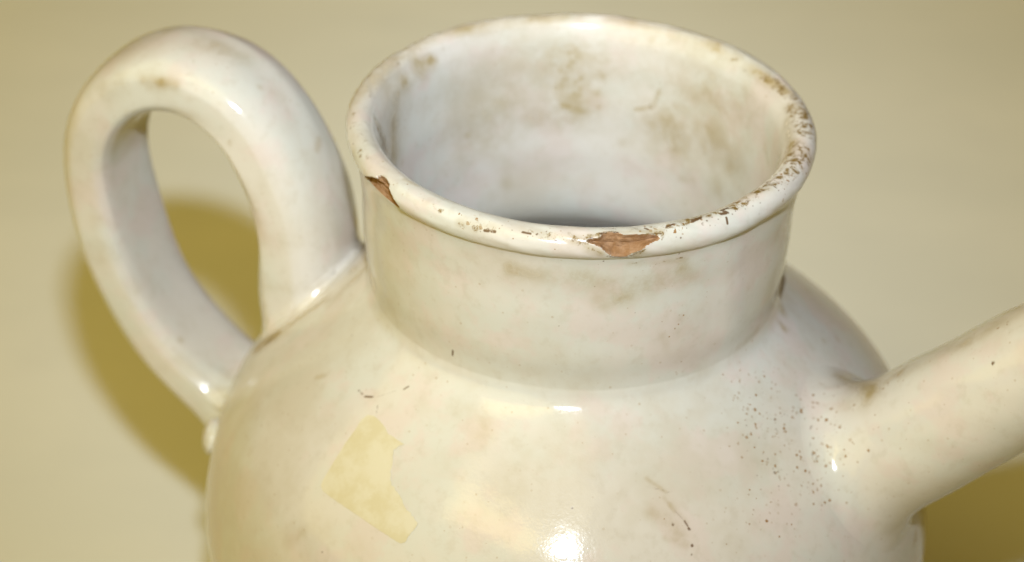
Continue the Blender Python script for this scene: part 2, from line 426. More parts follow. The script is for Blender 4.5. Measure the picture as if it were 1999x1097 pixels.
    (3,0.826,-0.608,-0.9,0.0048,0.45), (3,0.893,-0.586,-0.937,0.0055,0.54), (3,0.781,-0.703,-0.922,0.004,0.54), (3,0.81,-0.8,-0.996,0.004,0.54),
    (3,0.955,-0.613,-0.993,0.0041,0.54), (3,0.853,-0.819,-1.033,0.0036,0.45), (3,0.862,-0.84,-1.051,0.0036,0.54),
    (3,0.964,-0.719,-1.051,0.0037,0.45), (3,1.139,-0.648,-1.04,0.0041,0.54), (3,1.143,-0.629,-1.028,0.0037,0.54),
    (3,1.198,-0.676,-1.019,0.0041,0.54), (3,1.08,-0.608,-1.038,0.0041,0.45), (3,1.052,-0.799,-1.153,0.004,0.54), (3,1.006,-0.862,-1.16,0.004,0.54),
    (3,0.78,-1.0,-1.108,0.004,0.45), (3,1.245,-0.66,-0.958,0.004,0.54), (3,1.249,-0.688,-0.975,0.0037,0.54), (3,1.288,-0.742,-0.986,0.004,0.54),
    (3,1.294,-0.675,-0.904,0.0044,0.45), (3,1.278,-0.757,-1.024,0.0037,0.45), (3,0.983,-0.742,-1.075,0.004,0.45), (3,0.899,-0.845,-1.077,0.004,0.45),
    (3,0.829,-0.853,-1.039,0.0044,0.54), (3,0.761,-0.873,-1.013,0.0036,0.45), (3,1.716,-0.876,-0.509,0.0079,0.95), (3,1.71,-0.868,-0.508,0.0042,0.5),
    (3,1.206,-0.857,-1.292,0.0052,0.9), (3,1.161,-0.91,-1.323,0.0039,0.5), (3,1.378,-0.799,-1.478,0.0044,0.5), (3,1.269,-0.899,-1.448,0.0048,0.5),
    (0,1.289,-0.552,-0.887,0.0478,0.6,1.227,-0.303,-1.022), (0,1.272,-0.598,-0.901,0.065,0.45),
    (1,1.283,-0.586,-0.89,0.026,0.35,1.245,-0.547,-0.925), (0,1.185,-0.273,-1.026,0.0358,0.45), (0,1.185,-0.557,-0.975,0.0437,0.25),
    (0,1.343,-0.57,-0.837,0.0152,0.5,1.401,-0.575,-0.777), (0,1.398,-0.603,-0.776,0.0344,0.25,1.62,-0.686,-0.551),
    (0,1.637,-0.696,-0.533,0.038,0.28,1.811,-0.721,-0.364), (0,1.121,-0.063,-0.982,0.0136,0.4), (0,1.194,0.041,-1.042,0.0137,0.4),
    (0,1.575,-0.482,-1.7,0.0159,0.7,1.57,-0.514,-1.727), (0,1.078,0.34,-0.988,0.0234,0.2), (0,0.341,-1.104,-1.012,0.0084,0.4,0.423,-1.13,-1.055),
    (3,0.37,-1.13,-1.04,0.0055,0.4,0.411,-1.128,-1.05), (3,0.415,-1.131,-1.054,0.0038,0.35,0.44,-1.127,-1.059),
    (0,0.416,-1.151,-1.071,0.0084,0.4,0.46,-1.183,-1.112), (3,0.465,-1.182,-1.112,0.0042,0.4,0.502,-1.201,-1.141),
    (3,0.502,-1.201,-1.141,0.005,0.65,0.529,-1.224,-1.171), (3,0.524,-1.222,-1.168,0.0067,0.9), (3,0.458,-1.226,-1.148,0.0067,0.85),
    (3,0.454,-1.22,-1.142,0.0046,0.5), (3,0.54,-1.269,-1.217,0.0075,0.85), (3,0.539,-1.295,-1.242,0.0063,0.6),
    (0,0.374,-1.206,-1.106,0.0377,0.3,0.493,-1.243,-1.175), (0,0.431,-1.273,-1.182,0.0167,0.3,0.516,-1.275,-1.214),
    (0,0.447,-1.165,-1.092,0.0126,0.25,0.513,-1.206,-1.149), (2,0.45,-1.237,-1.155,0.0732,0.3), (3,0.043,-1.235,-1.084,0.0054,0.75),
    (3,0.208,-1.191,-1.059,0.0038,0.5), (3,-0.61,-1.33,-1.332,0.0042,0.4), (0,-1.95,0.448,-0.108,0.0296,0.5,-1.804,0.391,-0.103),
    (0,-1.9,0.423,-0.112,0.0499,0.35), (0,-1.714,0.574,-0.002,0.0548,0.3,-1.51,0.583,-0.052), (0,-2.14,0.518,-0.215,0.0552,0.32),
    (0,-2.062,0.485,-0.167,0.0457,0.25), (0,-1.17,0.47,-0.389,0.0138,0.6,-1.174,0.419,-0.413), (3,-1.745,0.406,-0.059,0.0054,0.5),
    (3,-2.031,0.766,-1.073,0.0088,0.9,-2.023,0.759,-1.103), (3,-1.721,0.649,-1.615,0.0104,0.85), (0,-1.851,0.511,-1.548,0.0146,0.55),
    (3,-2.139,0.625,-0.826,0.0062,0.5), (0,-1.549,0.295,-0.333,0.0114,0.4), (0,-1.43,0.447,-0.125,0.0136,0.3), (0,-2.206,0.537,-1.113,0.0672,0.25),
    (0,-2.066,0.52,-1.265,0.053,0.22), (0,-2.222,0.552,-0.926,0.0357,0.2), (0,-1.305,0.381,-0.263,0.0683,0.12), (0,-1.879,0.743,-0.02,0.0324,0.3),
    (0,-1.849,0.439,-1.605,0.0341,0.25,-1.749,0.404,-1.693), (0,-1.625,0.47,-1.716,0.0294,0.35), (0,-1.864,0.412,-0.104,0.0113,0.4),
    (3,-1.847,0.405,-0.107,0.0054,0.5), (0,-2.151,0.614,-0.738,0.0285,0.12,-1.987,0.61,-1.318),
    (0,-1.654,0.376,-1.742,0.0341,0.5,-1.56,-0.031,-1.522), (1,0.054,-0.972,0.054,0.01,0.75,0.154,-0.947,0.062),  # first smear is added at the lower handle joint to dull its glint
    (1,0.164,-0.946,0.045,0.007,0.8,0.34,-0.907,0.048), (1,0.138,-0.984,-0.023,0.0081,0.8,0.24,-0.954,-0.041), (1,0.045,-0.987,0.04,0.012,0.6),
    (1,0.34,-0.919,0.039,0.0121,0.7), (2,-0.497,-0.855,0.038,0.0366,0.35,-0.248,-0.957,0.044), (2,0.053,-0.945,0.066,0.0282,0.5,0.416,-0.858,0.058),
    (2,0.437,-0.819,0.059,0.0366,0.6,0.906,-0.351,0.05), (2,0.853,-0.83,-1.04,0.236,0.3), (2,0.989,-0.69,-1.053,0.1519,0.4),
    (2,1.125,-0.495,-0.997,0.1318,0.35), (0,-0.558,0.723,0.061,0.0367,0.3,-0.22,0.899,0.057), (0,0.222,0.894,0.058,0.0325,0.3,0.589,0.697,0.06),
    (0,-0.972,0.024,0.053,0.0305,0.35,-0.81,0.442,0.06), (1,-0.96,-0.094,0.057,0.0259,0.3,-0.77,0.505,0.059),
    (0,0.589,0.697,0.06,0.032,0.35,0.89,0.289,0.063), (1,0.656,0.615,0.049,0.0318,0.3,0.9,0.266,0.063),
    (0,0.416,-0.818,0.058,0.0244,0.3,0.771,-0.537,0.066), (0,-0.455,-0.881,0.033,0.0203,0.2,0.015,-0.986,0.042), (0,-1.651,0.617,-0.008,0.0687,0.25),
    (0,-1.362,0.48,-0.165,0.0571,0.15), (0,-1.39,0.196,-1.016,0.0419,0.15,-1.107,0.178,-0.987), (0,0.898,-0.807,-1.054,0.1936,0.1),
    (0,0.067,-1.183,-1.038,0.1881,0.08), (0,-0.716,-1.095,-1.157,0.1273,0.1), (0,-0.466,-1.054,-1.012,0.1056,0.12),
    (1,0.914,0.178,0.062,0.0395,0.62,0.957,-0.07,0.06), (1,0.917,-0.181,0.063,0.0384,0.6,0.881,-0.324,0.062), (1,0.95,-0.219,0.05,0.0256,0.6),
    (1,0.797,0.45,0.06,0.0224,0.45,0.906,0.244,0.063), (0,0.874,0.089,0.021,0.0306,0.4,0.869,-0.227,0.05),
    (3,0.461,-0.817,0.06,0.0081,1,0.49,-0.798,0.059), (3,0.585,-0.733,0.059,0.0072,1,0.601,-0.739,0.056),
    (3,0.597,-0.766,0.049,0.0051,1,0.602,-0.784,0.033), (0,-0.827,0.244,-0.008,0.0667,0.4,-0.814,0.187,-0.282),  # last smear deepens the brown band inside the mouth's left
    (1,-0.874,-0.036,0.022,0.0174,0.5,-0.849,-0.077,-0.038), (1,-0.852,-0.09,-0.021,0.013,0.56,-0.835,0.073,-0.198),
    (3,-0.849,-0.094,-0.029,0.0087,0.35,-0.838,0.052,-0.176), (0,-0.727,0.477,0.005,0.0588,0.35), (0,-0.671,0.55,0.001,0.0318,0.4),
    (0,-0.781,0.36,-0.017,0.0449,0.35), (0,-1.415,0.071,-1.282,0.028,0.8,-1.328,0.053,-1.183),
    (3,-1.413,0.059,-1.279,0.0117,0.3,-1.347,0.052,-1.203), (0,-1.088,0.006,-0.958,0.0206,0.4,-0.929,0.069,-0.812),  # more crease shade painted along the handle's upper root
    (3,-0.931,0.184,-0.83,0.0092,0.5,-0.878,-0.236,-0.624), (3,0.097,-0.958,0.062,0.006,0.8,0.164,-0.945,0.063),
    (3,0.184,-0.948,0.052,0.0048,0.6,0.336,-0.91,0.047), (3,0.139,-0.981,-0.029,0.0048,0.8,0.211,-0.965,-0.036),
    (3,0.219,-0.969,-0.028,0.006,0.5,0.258,-0.967,-0.003), (3,0.047,-0.985,0.043,0.006,0.6,0.066,-0.974,0.052),
    (0,0.052,-0.995,0.021,0.0201,0.6,0.101,-0.994,-0.005), (0,0.249,-0.962,-0.025,0.0242,0.7), (0,0.054,-0.972,0.054,0.0161,0.5,0.335,-0.902,0.051),
    (2,0.783,-0.703,-0.924,0.1508,0.3,1.08,-0.758,-1.132), (2,0.945,-0.975,-1.192,0.1496,0.25), (2,1.28,-0.702,-0.946,0.1293,0.2),
    (0,-0.073,0.846,-0.092,0.0932,0.2), (0,-0.03,0.84,-0.259,0.1033,0.22), (0,0.436,0.714,-0.404,0.1404,0.2),
    (0,-0.244,-0.914,-0.162,0.0449,0.2,0.431,-0.838,-0.17), (0,0.189,-0.916,-0.244,0.0492,0.3),
    (3,0.441,-0.815,-0.411,0.0125,0.2,0.455,-0.805,-0.441), (3,0.382,-0.841,-0.48,0.0083,0.16,0.376,-0.842,-0.512),
    (3,0.42,-0.814,-0.584,0.0105,0.13,0.483,-0.766,-0.638), (0,0.448,-0.807,-0.486,0.0544,0.18),
    (2,-0.455,-0.881,0.033,0.0284,0.35,0.014,-0.984,0.045), (2,0.355,-0.893,0.052,0.0242,0.5,0.859,-0.445,0.053), (3,-0.402,-0.906,0.037,0.004,0.6),
    (3,-0.375,-0.925,0.024,0.004,0.6), (3,-0.3,-0.935,0.049,0.004,0.6), (3,-0.249,-0.947,0.052,0.004,0.6), (3,-0.187,-0.972,0.04,0.004,0.6),
    (3,-0.126,-0.982,0.036,0.004,0.6), (3,-0.05,-0.975,0.05,0.004,0.6), (3,-0.01,-0.986,0.041,0.004,0.6), (3,0.367,-0.911,0.035,0.004,0.6),
    (3,0.437,-0.865,0.051,0.004,0.6), (3,0.531,-0.823,0.043,0.0041,0.6), (3,0.564,-0.785,0.051,0.0041,0.6), (3,0.634,-0.72,0.054,0.0041,0.6),
    (3,0.66,-0.681,0.056,0.0041,0.6), (3,0.706,-0.663,0.048,0.0041,0.6), (3,0.719,-0.616,0.062,0.0041,0.6), (3,0.736,-0.636,0.048,0.0041,0.6),
    (3,0.799,-0.475,0.063,0.0042,0.6), (3,0.827,-0.499,0.059,0.0042,0.6), (3,0.861,-0.377,0.063,0.0042,0.6), (3,0.877,-0.436,0.044,0.0042,0.6),
    (1,-0.454,-0.882,0.031,0.0182,0.42,0.014,-0.981,0.048), (1,0.355,-0.882,0.057,0.0182,0.45,0.643,-0.678,0.058),
    (1,0.643,-0.678,0.058,0.0246,0.42,0.906,-0.351,0.05), (0,-0.454,-0.885,0.024,0.0284,0.25,0.015,-0.988,0.039),
    (1,-0.911,-0.379,0.035,0.019,0.35,-0.54,-0.82,0.046),
]      #WEARSHADEDATA


def near(P, c, m):
    k = np.flatnonzero(np.abs(P[:, 0] - c[0]) < m)
    return k[np.abs(P[k] - c).max(1) < m]


def wear_shade_for(P):
    w = np.zeros((len(P), 4))
    for ch, x, y, z, r, s, *e in WEAR_SHADE:
        c = np.array([x, y, z])
        r, s = (max(r, .0036), s * .8) if ch == 3 else (r, s)
        if e:                                   # a streak: from c to the point e
            d = np.array(e) - c
            L = max(d @ d, 1e-12)
            m_ = r * 2.2 + math.sqrt(L) / 2
            k = near(P, c + d / 2, m_)
            t = np.clip(((P[k] - c) @ d) / L, 0, 1)
            q = np.linalg.norm(P[k] - c - t[:, None] * d, axis=1) / r
        else:
            k = near(P, c, r * 2.2)
            q = np.linalg.norm(P[k] - c, axis=1) / r
        v = s * np.exp(-q * q)
        if ch == 3:
            w[k, ch] = np.maximum(w[k, ch], v)
        else:
            w[k, ch] += v
    return w


# ------------------------------------------------------------------ setting: the table top
n = 60
g = np.linspace(-1.6, 1.6, n)
X, Y = np.meshgrid(g, g)
Zt = np.zeros_like(X)
Vt = np.stack([X.ravel(), Y.ravel() + .4, Zt.ravel()], 1)
ii, jj = np.meshgrid(np.arange(n - 1), np.arange(n - 1), indexing='ij')
Ft = np.stack([ii * n + jj, ii * n + jj + 1, (ii + 1) * n + jj + 1, (ii + 1) * n + jj], -1).reshape(-1, 4)
table = mesh_obj('tabletop', Vt, Ft, M_TABLE, scale=False)
table['kind'] = 'structure'

# ------------------------------------------------------------------ the jug
jug = bpy.data.objects.new('ceramic_jug', None)
COL.objects.link(jug)
jug['label'] = 'worn white glazed ceramic jug with loop handle, spout and chipped rim on cream tabletop'
jug['category'] = 'jug'

RM, R0 = 0.0625, 0.9375
a = np.radians(np.linspace(148, -62, 76))
bead = np.stack([R0 + RM * np.cos(a), RM * np.sin(a)], 1)
inner_low = spline([(0.02, -3.42), (.7, -3.42), (1.05, -3.28), (1.33, -2.8), (1.53, -2.2), (1.54, -1.85), (1.43, -1.52), (1.24, -1.29), (1.06, -1.14), (.945, -1.055), (.875, -.97), (.846, -.89), (.837, -.80)], 60)
inner_neck = spline([(.837, -.80), (.834, -.60), (.836, -.40), (.841, -.20), (.849, -.085), (.861, -.018), (bead[0, 0], bead[0, 1])], 110)
out_neck = spline([(bead[-1, 0], bead[-1, 1]), (.9575, -.085), (.946, -.16), (.934, -.277), (.929, -.391), (.924, -.505), (.9135, -.60), (.899, -.68), (.896, -.735)], 150)
out_body = spline([(.896, -.735), (.911, -.783), (.94, -.820), (1.00, -.877), (1.08, -.948), (1.18, -1.034), (1.28, -1.124), (1.36, -1.202), (1.45, -1.305), (1.53, -1.425),
                   (1.600, -1.585), (1.650, -1.795), (1.668, -1.990), (1.646, -2.186), (1.587, -2.372)], 150)
out_low = spline([(1.587, -2.372), (1.48, -2.66), (1.30, -3.02), (1.12, -3.36), (1.04, -3.62), (1.04, -3.75), (.95, -3.75), (.90, -3.71), (.02, -3.70)], 30)
rows = [inner_low[:-1], inner_neck[:-1], bead[:-1], out_neck[:-1], out_body[:-1], out_low]
prof = np.concatenate(rows)
cut = np.cumsum([len(r) for r in rows])
NT_ = 1300
u = np.linspace(0, 2 * np.pi, NT_, endpoint=False)
TH = u - .35 * np.sin(u) - np.pi / 2              # denser towards the front (-y)
Rg = prof[:, 0][:, None] * np.ones(NT_)
Zg = prof[:, 1][:, None] * np.ones(NT_)
# hand-thrown unevenness
wob = (.0015 + .003 * smooth(Zg, -.8, -.6)) * wave(np.cos(TH)[None] * 1.4 + Zg * .8, np.sin(TH)[None] * 1.4 - Zg * .5, 3)
wob = wob + .0016 * np.sin(Zg * 26 + 1.5 * np.sin(TH)[None]) * smooth(Zg, -.8, -.65) * (1 - smooth(Zg, -.12, -.05)) * .6
Rg = Rg + wob * smooth(Rg, .1, .6)
Zg = Zg + .004 * wave(np.cos(TH)[None] * 1.2 + 0 * Zg, np.sin(TH)[None] * 1.2 + 0 * Zg, 9) * smooth(Zg, -.5, 0)
DX = .0165 * smooth(-Zg, .8, 1.4)
P = np.stack([Rg * np.cos(TH) + DX, Rg * np.sin(TH), Zg], -1)


def grid_normals(P, closed=True):
    du = (np.roll(P, -1, 1) - np.roll(P, 1, 1))
    dv = np.gradient(P, axis=0)
    N = np.cross(du, dv)
    N /= np.linalg.norm(N, axis=-1, keepdims=True) + 1e-12
    return N


N0 = grid_normals(P)
if (N0[cut[2] + 20, 0] @ np.array([np.cos(TH[0]), np.sin(TH[0]), 0])) < 0:
    FLIP = True
    N0 = -N0
else:
    FLIP = False

# chips knocked out of the rim: (theta, phi) outlines on the bead, in degrees
CHIPS = [
    [(-152.3, -16), (-148.2, 15.8), (-146.3, 26.6), (-145.9, 38.7), (-145.6, 45.5), (-144.2, 52), (-142.8, 52), (-140.9, 42), (-140.7, 29.6),
     (-139.2, 15.6), (-137.4, -3.5), (-136.2, -18), (-136.5, -66), (-153, -66)],
    [(-87.5, 39.2), (-86.7, 47.9), (-85.7, 50.6), (-84.6, 53.2), (-84, 62.3), (-83.9, 70.9), (-82.05, 73.5), (-80.05, 70.7), (-79, 64), (-76.7, 62.8),
     (-74.4, 59.4), (-72.4, 55.9), (-70.6, 49.7), (-70.1, 38.8), (-70.9, 29.9), (-72.4, 24.3), (-73.8, 14.6), (-74.7, 3.2), (-76.2, -5.6),
     (-77.4, -13.3), (-78.1, -30), (-79.8, -29.6), (-81.8, -22.9), (-82.4, -11.6), (-83.7, 5.9), (-84.3, 18.5), (-85.8, 27.9), (-86.8, 32.3)],
]


def inside(px, py, poly):
    r = np.zeros(px.shape, bool)
    d = np.full(px.shape, 1e9)
    for (x0, y0), (x1, y1) in zip(poly, poly[1:] + poly[:1]):
        c = ((y0 > py) != (y1 > py)) & (px < (x1 - x0) * (py - y0) / ((y1 - y0) or 1e-9) + x0)
        r ^= c
        L = (x1 - x0) ** 2 + (y1 - y0) ** 2
        t = np.clip(((px - x0) * (x1 - x0) + (py - y0) * (y1 - y0)) / L, 0, 1)
        d = np.minimum(d, np.hypot(px - x0 - t * (x1 - x0), py - y0 - t * (y1 - y0)))
    return r, d


b0, b1 = cut[1], cut[2]
fade = np.sin(np.linspace(0, np.pi, b1 - b0))[:, None]
P[b0:b1] += N0[b0:b1] * (.0035 * fade * wave(np.cos(TH)[None] * 5 + 0 * fade, np.sin(TH)[None] * 5 + a[:-1][:, None] * .8, 77, 9))[..., None]
Th = np.degrees((TH + np.pi) % (2 * np.pi) - np.pi)[None] * np.ones((b1 - b0, 1))
Ph = np.degrees(a[:-1])[:, None] * np.ones((1, NT_))
chip_id = np.full(P.shape[:2], -1)
rng = np.random.default_rng(5)
for ci, poly in enumerate(CHIPS):
    # angles scaled to equal arc length (theta on radius 1, phi on RM)
    sx, sy = 1.0, RM
    jx = .0035 * wave(Th * 3.1, Ph * .12, 21 + ci, 9) * 57
    px, py = Th * sx + jx, Ph * sy
    ins, d = inside(px, py, [(x * sx, y * sy) for x, y in poly])
    d = np.where(ins, d, 0) / 57.3                  # distance from the edge in units
    depth = .020 * smooth(d, 0, .010) + .018 * smooth(d, .008, .035)
    depth = depth + np.where(ins, .0016 * wave(Th * 2.3, Ph * .14, 31 + ci, 9) * smooth(d, 0, .02), 0)
    P[b0:b1] -= N0[b0:b1] * depth[..., None]
    chip_id[b0:b1] = np.where(ins, ci, chip_id[b0:b1])
N1 = grid_normals(P) * (-1 if FLIP else 1)

nr = len(prof)
idx = np.arange(nr * NT_).reshape(nr, NT_)
Q = np.stack([idx[:-1], np.roll(idx[:-1], -1, 1), np.roll(idx[1:], -1, 1), idx[1:]], -1)   # (nr-1, NT, 4)
if FLIP:
    Q = Q[..., ::-1]
cid = chip_id[:-1]
PV, NV = P.reshape(-1, 3), N1.reshape(-1, 3)
wear_shade_all = wear_shade_for(PV)


def rows_faces(r0, r1):
    return Q[r0:r1].reshape(-1, 4)


body_F = np.concatenate([rows_faces(0, cut[0]), rows_faces(cut[3], nr - 1)])
neck_F = np.concatenate([rows_faces(cut[0], cut[1]), rows_faces(cut[2], cut[3])])
body = submesh('body', PV, body_F, NV, M_GLAZE, jug, wear_shade_all)
neck = submesh('neck', PV, neck_F, NV, M_GLAZE, jug, wear_shade_all)
bq = Q[b0:b1]
bc = cid[b0:b1]
rim = submesh('rim', PV, bq[bc < 0].reshape(-1, 4), NV, M_GLAZE, jug, wear_shade_all)
for ci, lab in enumerate(('bare orange clay chip on the left of the rim', 'long bare orange clay chip on the front of the rim')):
    c = submesh('clay_chip', PV, bq[bc == ci].reshape(-1, 4), NV, M_CLAY, rim)
    c['label'] = lab

# ------------------------------------------------------------------ distance to the pot's outer skin, for joining handle and spout
op = np.concatenate([out_neck[:-1], out_body[:-1], out_low[:-8]])
o_ = np.argsort(op[:, 1])
pz, pr = op[o_, 1], op[o_, 0]
pdr = np.gradient(pr, pz + np.arange(len(pz)) * 1e-9)


def skin(P):
    dx = .0165 * smooth(-P[..., 2], .8, 1.4)
    x = P[..., 0] - dx
    R = np.hypot(x, P[..., 1])
    z = np.clip(P[..., 2], pz[0], pz[-1])
    s = np.interp(z, pz, pdr)
    g = np.stack([x / R, P[..., 1] / R, -s], -1)
    gl = np.linalg.norm(g, axis=-1)
    return (R - np.interp(z, pz, pr)) / gl, g / gl[..., None]


def to_skin(P, off=0.0):
    P = P.copy()
    for _ in range(12):
        d, n_ = skin(P)
        P = P - n_ * (d - off)[..., None] * .8
    return P


def sweep(name, C, side, wid, thk, expo, root_len, root_out, mat, parent, nphi=96, ends=(True, True), nfil=16, wob_seed=0, wobble=.006, cap=None, lumps=(0, 0)):
    """tube with a super-elliptic section along C (n,3); side = section axis constant along the tube.
    An end flagged True is welded to the pot by a fillet that runs out tangent on the pot's skin."""
    n = len(C)
    T = np.gradient(C, axis=0)
    T /= np.linalg.norm(T, axis=1, keepdims=True)
    A = np.asarray(side, float)[None] - (T @ side)[:, None] * T
    A /= np.linalg.norm(A, axis=1, keepdims=True)
    B = np.cross(T, A)
    ph = np.linspace(0, 2 * np.pi, nphi, endpoint=False)
    c, s = np.cos(ph), np.sin(ph)
    if isinstance(expo, tuple):                      # (inner face, outer face) of a loop
        inward = np.sign(((C.mean(0) - C[n // 2]) @ B[n // 2]))
        ex = expo[1] + (expo[0] - expo[1]) * smooth(s * inward, -.3, .3)
    else:
        ex = expo
    ca = np.sign(c) * np.abs(c) ** (2 / ex)
    sa = np.sign(s) * np.abs(s) ** (2 / ex)
    s_ = np.linspace(0, 1, n)
    w = wid[:, None] * ca[None]
    t = thk[:, None] * sa[None]
    k = 1 + wobble / .2 * wave(s_[:, None] * 9 + 0 * ph[None], c[None] * 1.1 + s[None] * .9 + 0 * s_[:, None], wob_seed)
    S = C[:, None] + A[:, None] * (w * k)[..., None] + B[:, None] * (t * k)[..., None]
    out = []
    d, _ = skin(S)
    mid = n // 2
    lo = np.zeros(nphi, int)
    hi = np.full(nphi, n - 1)
    fil = [None, None]
    for j in range(nphi):
        if ends[0]:
            lo[j] = np.flatnonzero(d[:mid, j] < 0).max()
        if ends[1]:
            hi[j] = mid + np.flatnonzero(d[mid:, j] < 0).min()
    arc = np.concatenate([[0], np.cumsum(np.linalg.norm(np.diff(C, axis=0), axis=1))])
    Pm = np.zeros((n, nphi, 3))
    starts, stops = arc[lo].astype(float), arc[hi].astype(float)
    # exact crossing
    cross = [None, None]
    for e in (0, 1):
        if not ends[e]:
            continue
        X = np.zeros((nphi, 3))
        for j in range(nphi):
            i = lo[j] if e == 0 else hi[j] - 1
            f = d[i, j] / (d[i, j] - d[i + 1, j])
            X[j] = S[i, j] * (1 - f) + S[i + 1, j] * f
            q = arc[i] * (1 - f) + arc[i + 1] * f
            if e == 0:
                starts[j] = q + root_len[0]
            else:
                stops[j] = q - root_len[1]
        cross[e] = X
    m = n
    uu = np.linspace(0, 1, m)
    for j in range(nphi):
        q = starts[j] + (stops[j] - starts[j]) * uu
        for k3 in range(3):
            Pm[:, j, k3] = np.interp(q, arc, S[:, j, k3])
    parts = [Pm]
    for e in (0, 1):
        if not ends[e]:
            continue
        X = cross[e]
        Tp = Pm[0] if e == 0 else Pm[-1]
        _, nn = skin(X)
        ctr = X.mean(0)
        o = X - ctr
        # outward direction in the skin's tangent plane, from the neighbouring crossing points
        tg = np.roll(X, -1, 0) - np.roll(X, 1, 0)
        od = np.cross(nn, tg)
        od /= np.linalg.norm(od, axis=1, keepdims=True)
        od *= np.sign((od * o).sum(1))[:, None]
        Bp = to_skin(X + od * root_out[e], -.002)
        tt = np.linspace(0, 1, nfil)[1:, None, None]
        lump_ = (lumps[e] * wave(tt[..., 0] * 5 + 0 * ph[None], np.cos(ph)[None] * 5 + np.sin(ph)[None] * 4 + 0 * tt[..., 0], 60 + wob_seed + e, 9) * np.sin(tt[..., 0] * np.pi))[..., None]
        bez = nn[None] * lump_ + (1 - tt) ** 2 * Tp + 2 * tt * (1 - tt) * X + tt ** 2 * Bp
        if e == 0:
            parts.insert(0, bez[::-1])
        else:
            parts.append(bez)
    G = np.concatenate(parts, 0)
    if cap is not None:
        G = np.concatenate([G, cap(G)], 0)
    r = len(G)
    ix = np.arange(r * nphi).reshape(r, nphi)
    F = np.stack([ix[:-1], ix[1:], np.roll(ix[1:], -1, 1), np.roll(ix[:-1], -1, 1)], -1).reshape(-1, 4)
    V = G.reshape(-1, 3)
    # make faces point outwards
    f = F[len(F) // 2]
    nn = np.cross(V[f[1]] - V[f[0]], V[f[2]] - V[f[0]])
    i_, j_ = divmod(f[0], nphi)
    if nn @ (V[f[0]] - G[i_].mean(0)) < 0:
        F = F[:, ::-1]
    ob = mesh_obj(name, V, np.ascontiguousarray(F), mat, parent)
    set_wear_shade(ob, wear_shade_for(V))
    return ob


# handle: a strap loop standing in the vertical plane at azimuth 160 degrees
HA = math.radians(160)
he = np.array([math.cos(HA), math.sin(HA), 0])
hn = np.array([-he[1], he[0], 0])
hpts = [(1.10, -1.62), (1.22, -1.32), (1.295, -1.10), (1.319, -.835), (1.414, -.51), (1.655, -.232), (1.867, -.178), (2.084, -.238), (2.25, -.40), (2.337, -.645), (2.322, -.90), (2.222, -1.235), (1.97, -1.66), (1.742, -1.86), (1.50, -2.05), (1.2, -2.3)]
hc = spline(hpts, 70)
hc = hc + (hc - np.array([1.8, -1.05])) / np.linalg.norm(hc - np.array([1.8, -1.05]), axis=1, keepdims=True) * .033 * smooth(np.linspace(0, 1, len(hc)), .05, .2)[:, None] * (1 - smooth(np.linspace(0, 1, len(hc)), .7, .85))[:, None]
HC = hc[:, :1] * he + hc[:, 1:] * np.array([0, 0, 1])
hs = np.linspace(0, 1, len(HC))
hw = np.interp(hs, [0, .12, .3, .55, .8, 1], [.33, .30, .255, .25, .25, .27])
ht = np.interp(hs, [0, .12, .3, .45, .7, 1], [.20, .180, .152, .142, .135, .125])
handle = sweep('handle', HC, hn, hw, ht, (4.5, 2.5), (.09, .20), (.05, .13), M_GLAZE, jug, nphi=110, wob_seed=4, lumps=(.010, .022))

# spout: a tapering tube opposite the handle, open at its tip
SA = math.radians(-21)
se = np.array([math.cos(SA), math.sin(SA), 0])
sn = np.array([-se[1], se[0], 0])
spts = [(1.00, -1.66), (1.32, -1.36), (1.475, -1.215), (1.64, -1.055), (1.83, -.86), (2.03, -.655), (2.35, -.36), (2.70, -.07), (3.05, .18)]
sc = spline(spts, 80)
SC = sc[:, :1] * se + sc[:, 1:] * np.array([0, 0, 1])
ss = np.linspace(0, 1, len(SC))
sr = np.interp(ss, [0, .25, .5, 1], [.31, .295, .275, .215])


def spout_cap(G):
    L = G[-1]
    c = L.mean(0)
    t = G[-1].mean(0) - G[-3].mean(0)
    t /= np.linalg.norm(t)
    rings = [c + (L - c) * .93 + t * .02, c + (L - c) * .80 + t * .02, c + (L - c) * .70, c + (L - c) * .66 - t * .4, c + (L - c) * .62 - t * .9, c + (L - c) * .02 - t * 1.0]
    return np.stack(rings)


spout = sweep('spout', SC, sn, sr, sr, 2.0, (.22, 0), (.16, 0), M_GLAZE, jug, nphi=120, ends=(True, False), nfil=24, wob_seed=8, wobble=.004, cap=spout_cap, lumps=(.0025, 0))

# a lump of glazed clay just under the handle's lower root
t_ = np.linspace(0, np.pi, 20)
p_ = np.linspace(0, 2 * np.pi, 28, endpoint=False)
ax = np.array([-1.0, .12, .05])
lump = np.stack([np.sin(t_)[:, None] * np.cos(p_)[None] * .055, np.sin(t_)[:, None] * np.sin(p_)[None] * .10, np.cos(t_)[:, None] * .085 + 0 * p_[None]], -1)
lump = lump * (1 + .12 * wave(t_[:, None] * 2 + 0 * p_[None], np.cos(p_)[None] * 1.3 + 0 * t_[:, None], 2))[..., None]
lump = lump + to_skin(np.array([[-1.64, .10, -1.80]]))[0] + np.array([-.005, 0, 0])
ix = np.arange(20 * 28).reshape(20, 28)
LF = np.stack([ix[:-1], ix[1:], np.roll(ix[1:], -1, 1), np.roll(ix[:-1], -1, 1)], -1).reshape(-1, 4)
nub = mesh_obj('clay_lump', lump.reshape(-1, 3), LF, M_GLAZE, jug)
set_wear_shade(nub, np.zeros((len(lump.reshape(-1, 3)), 4)))

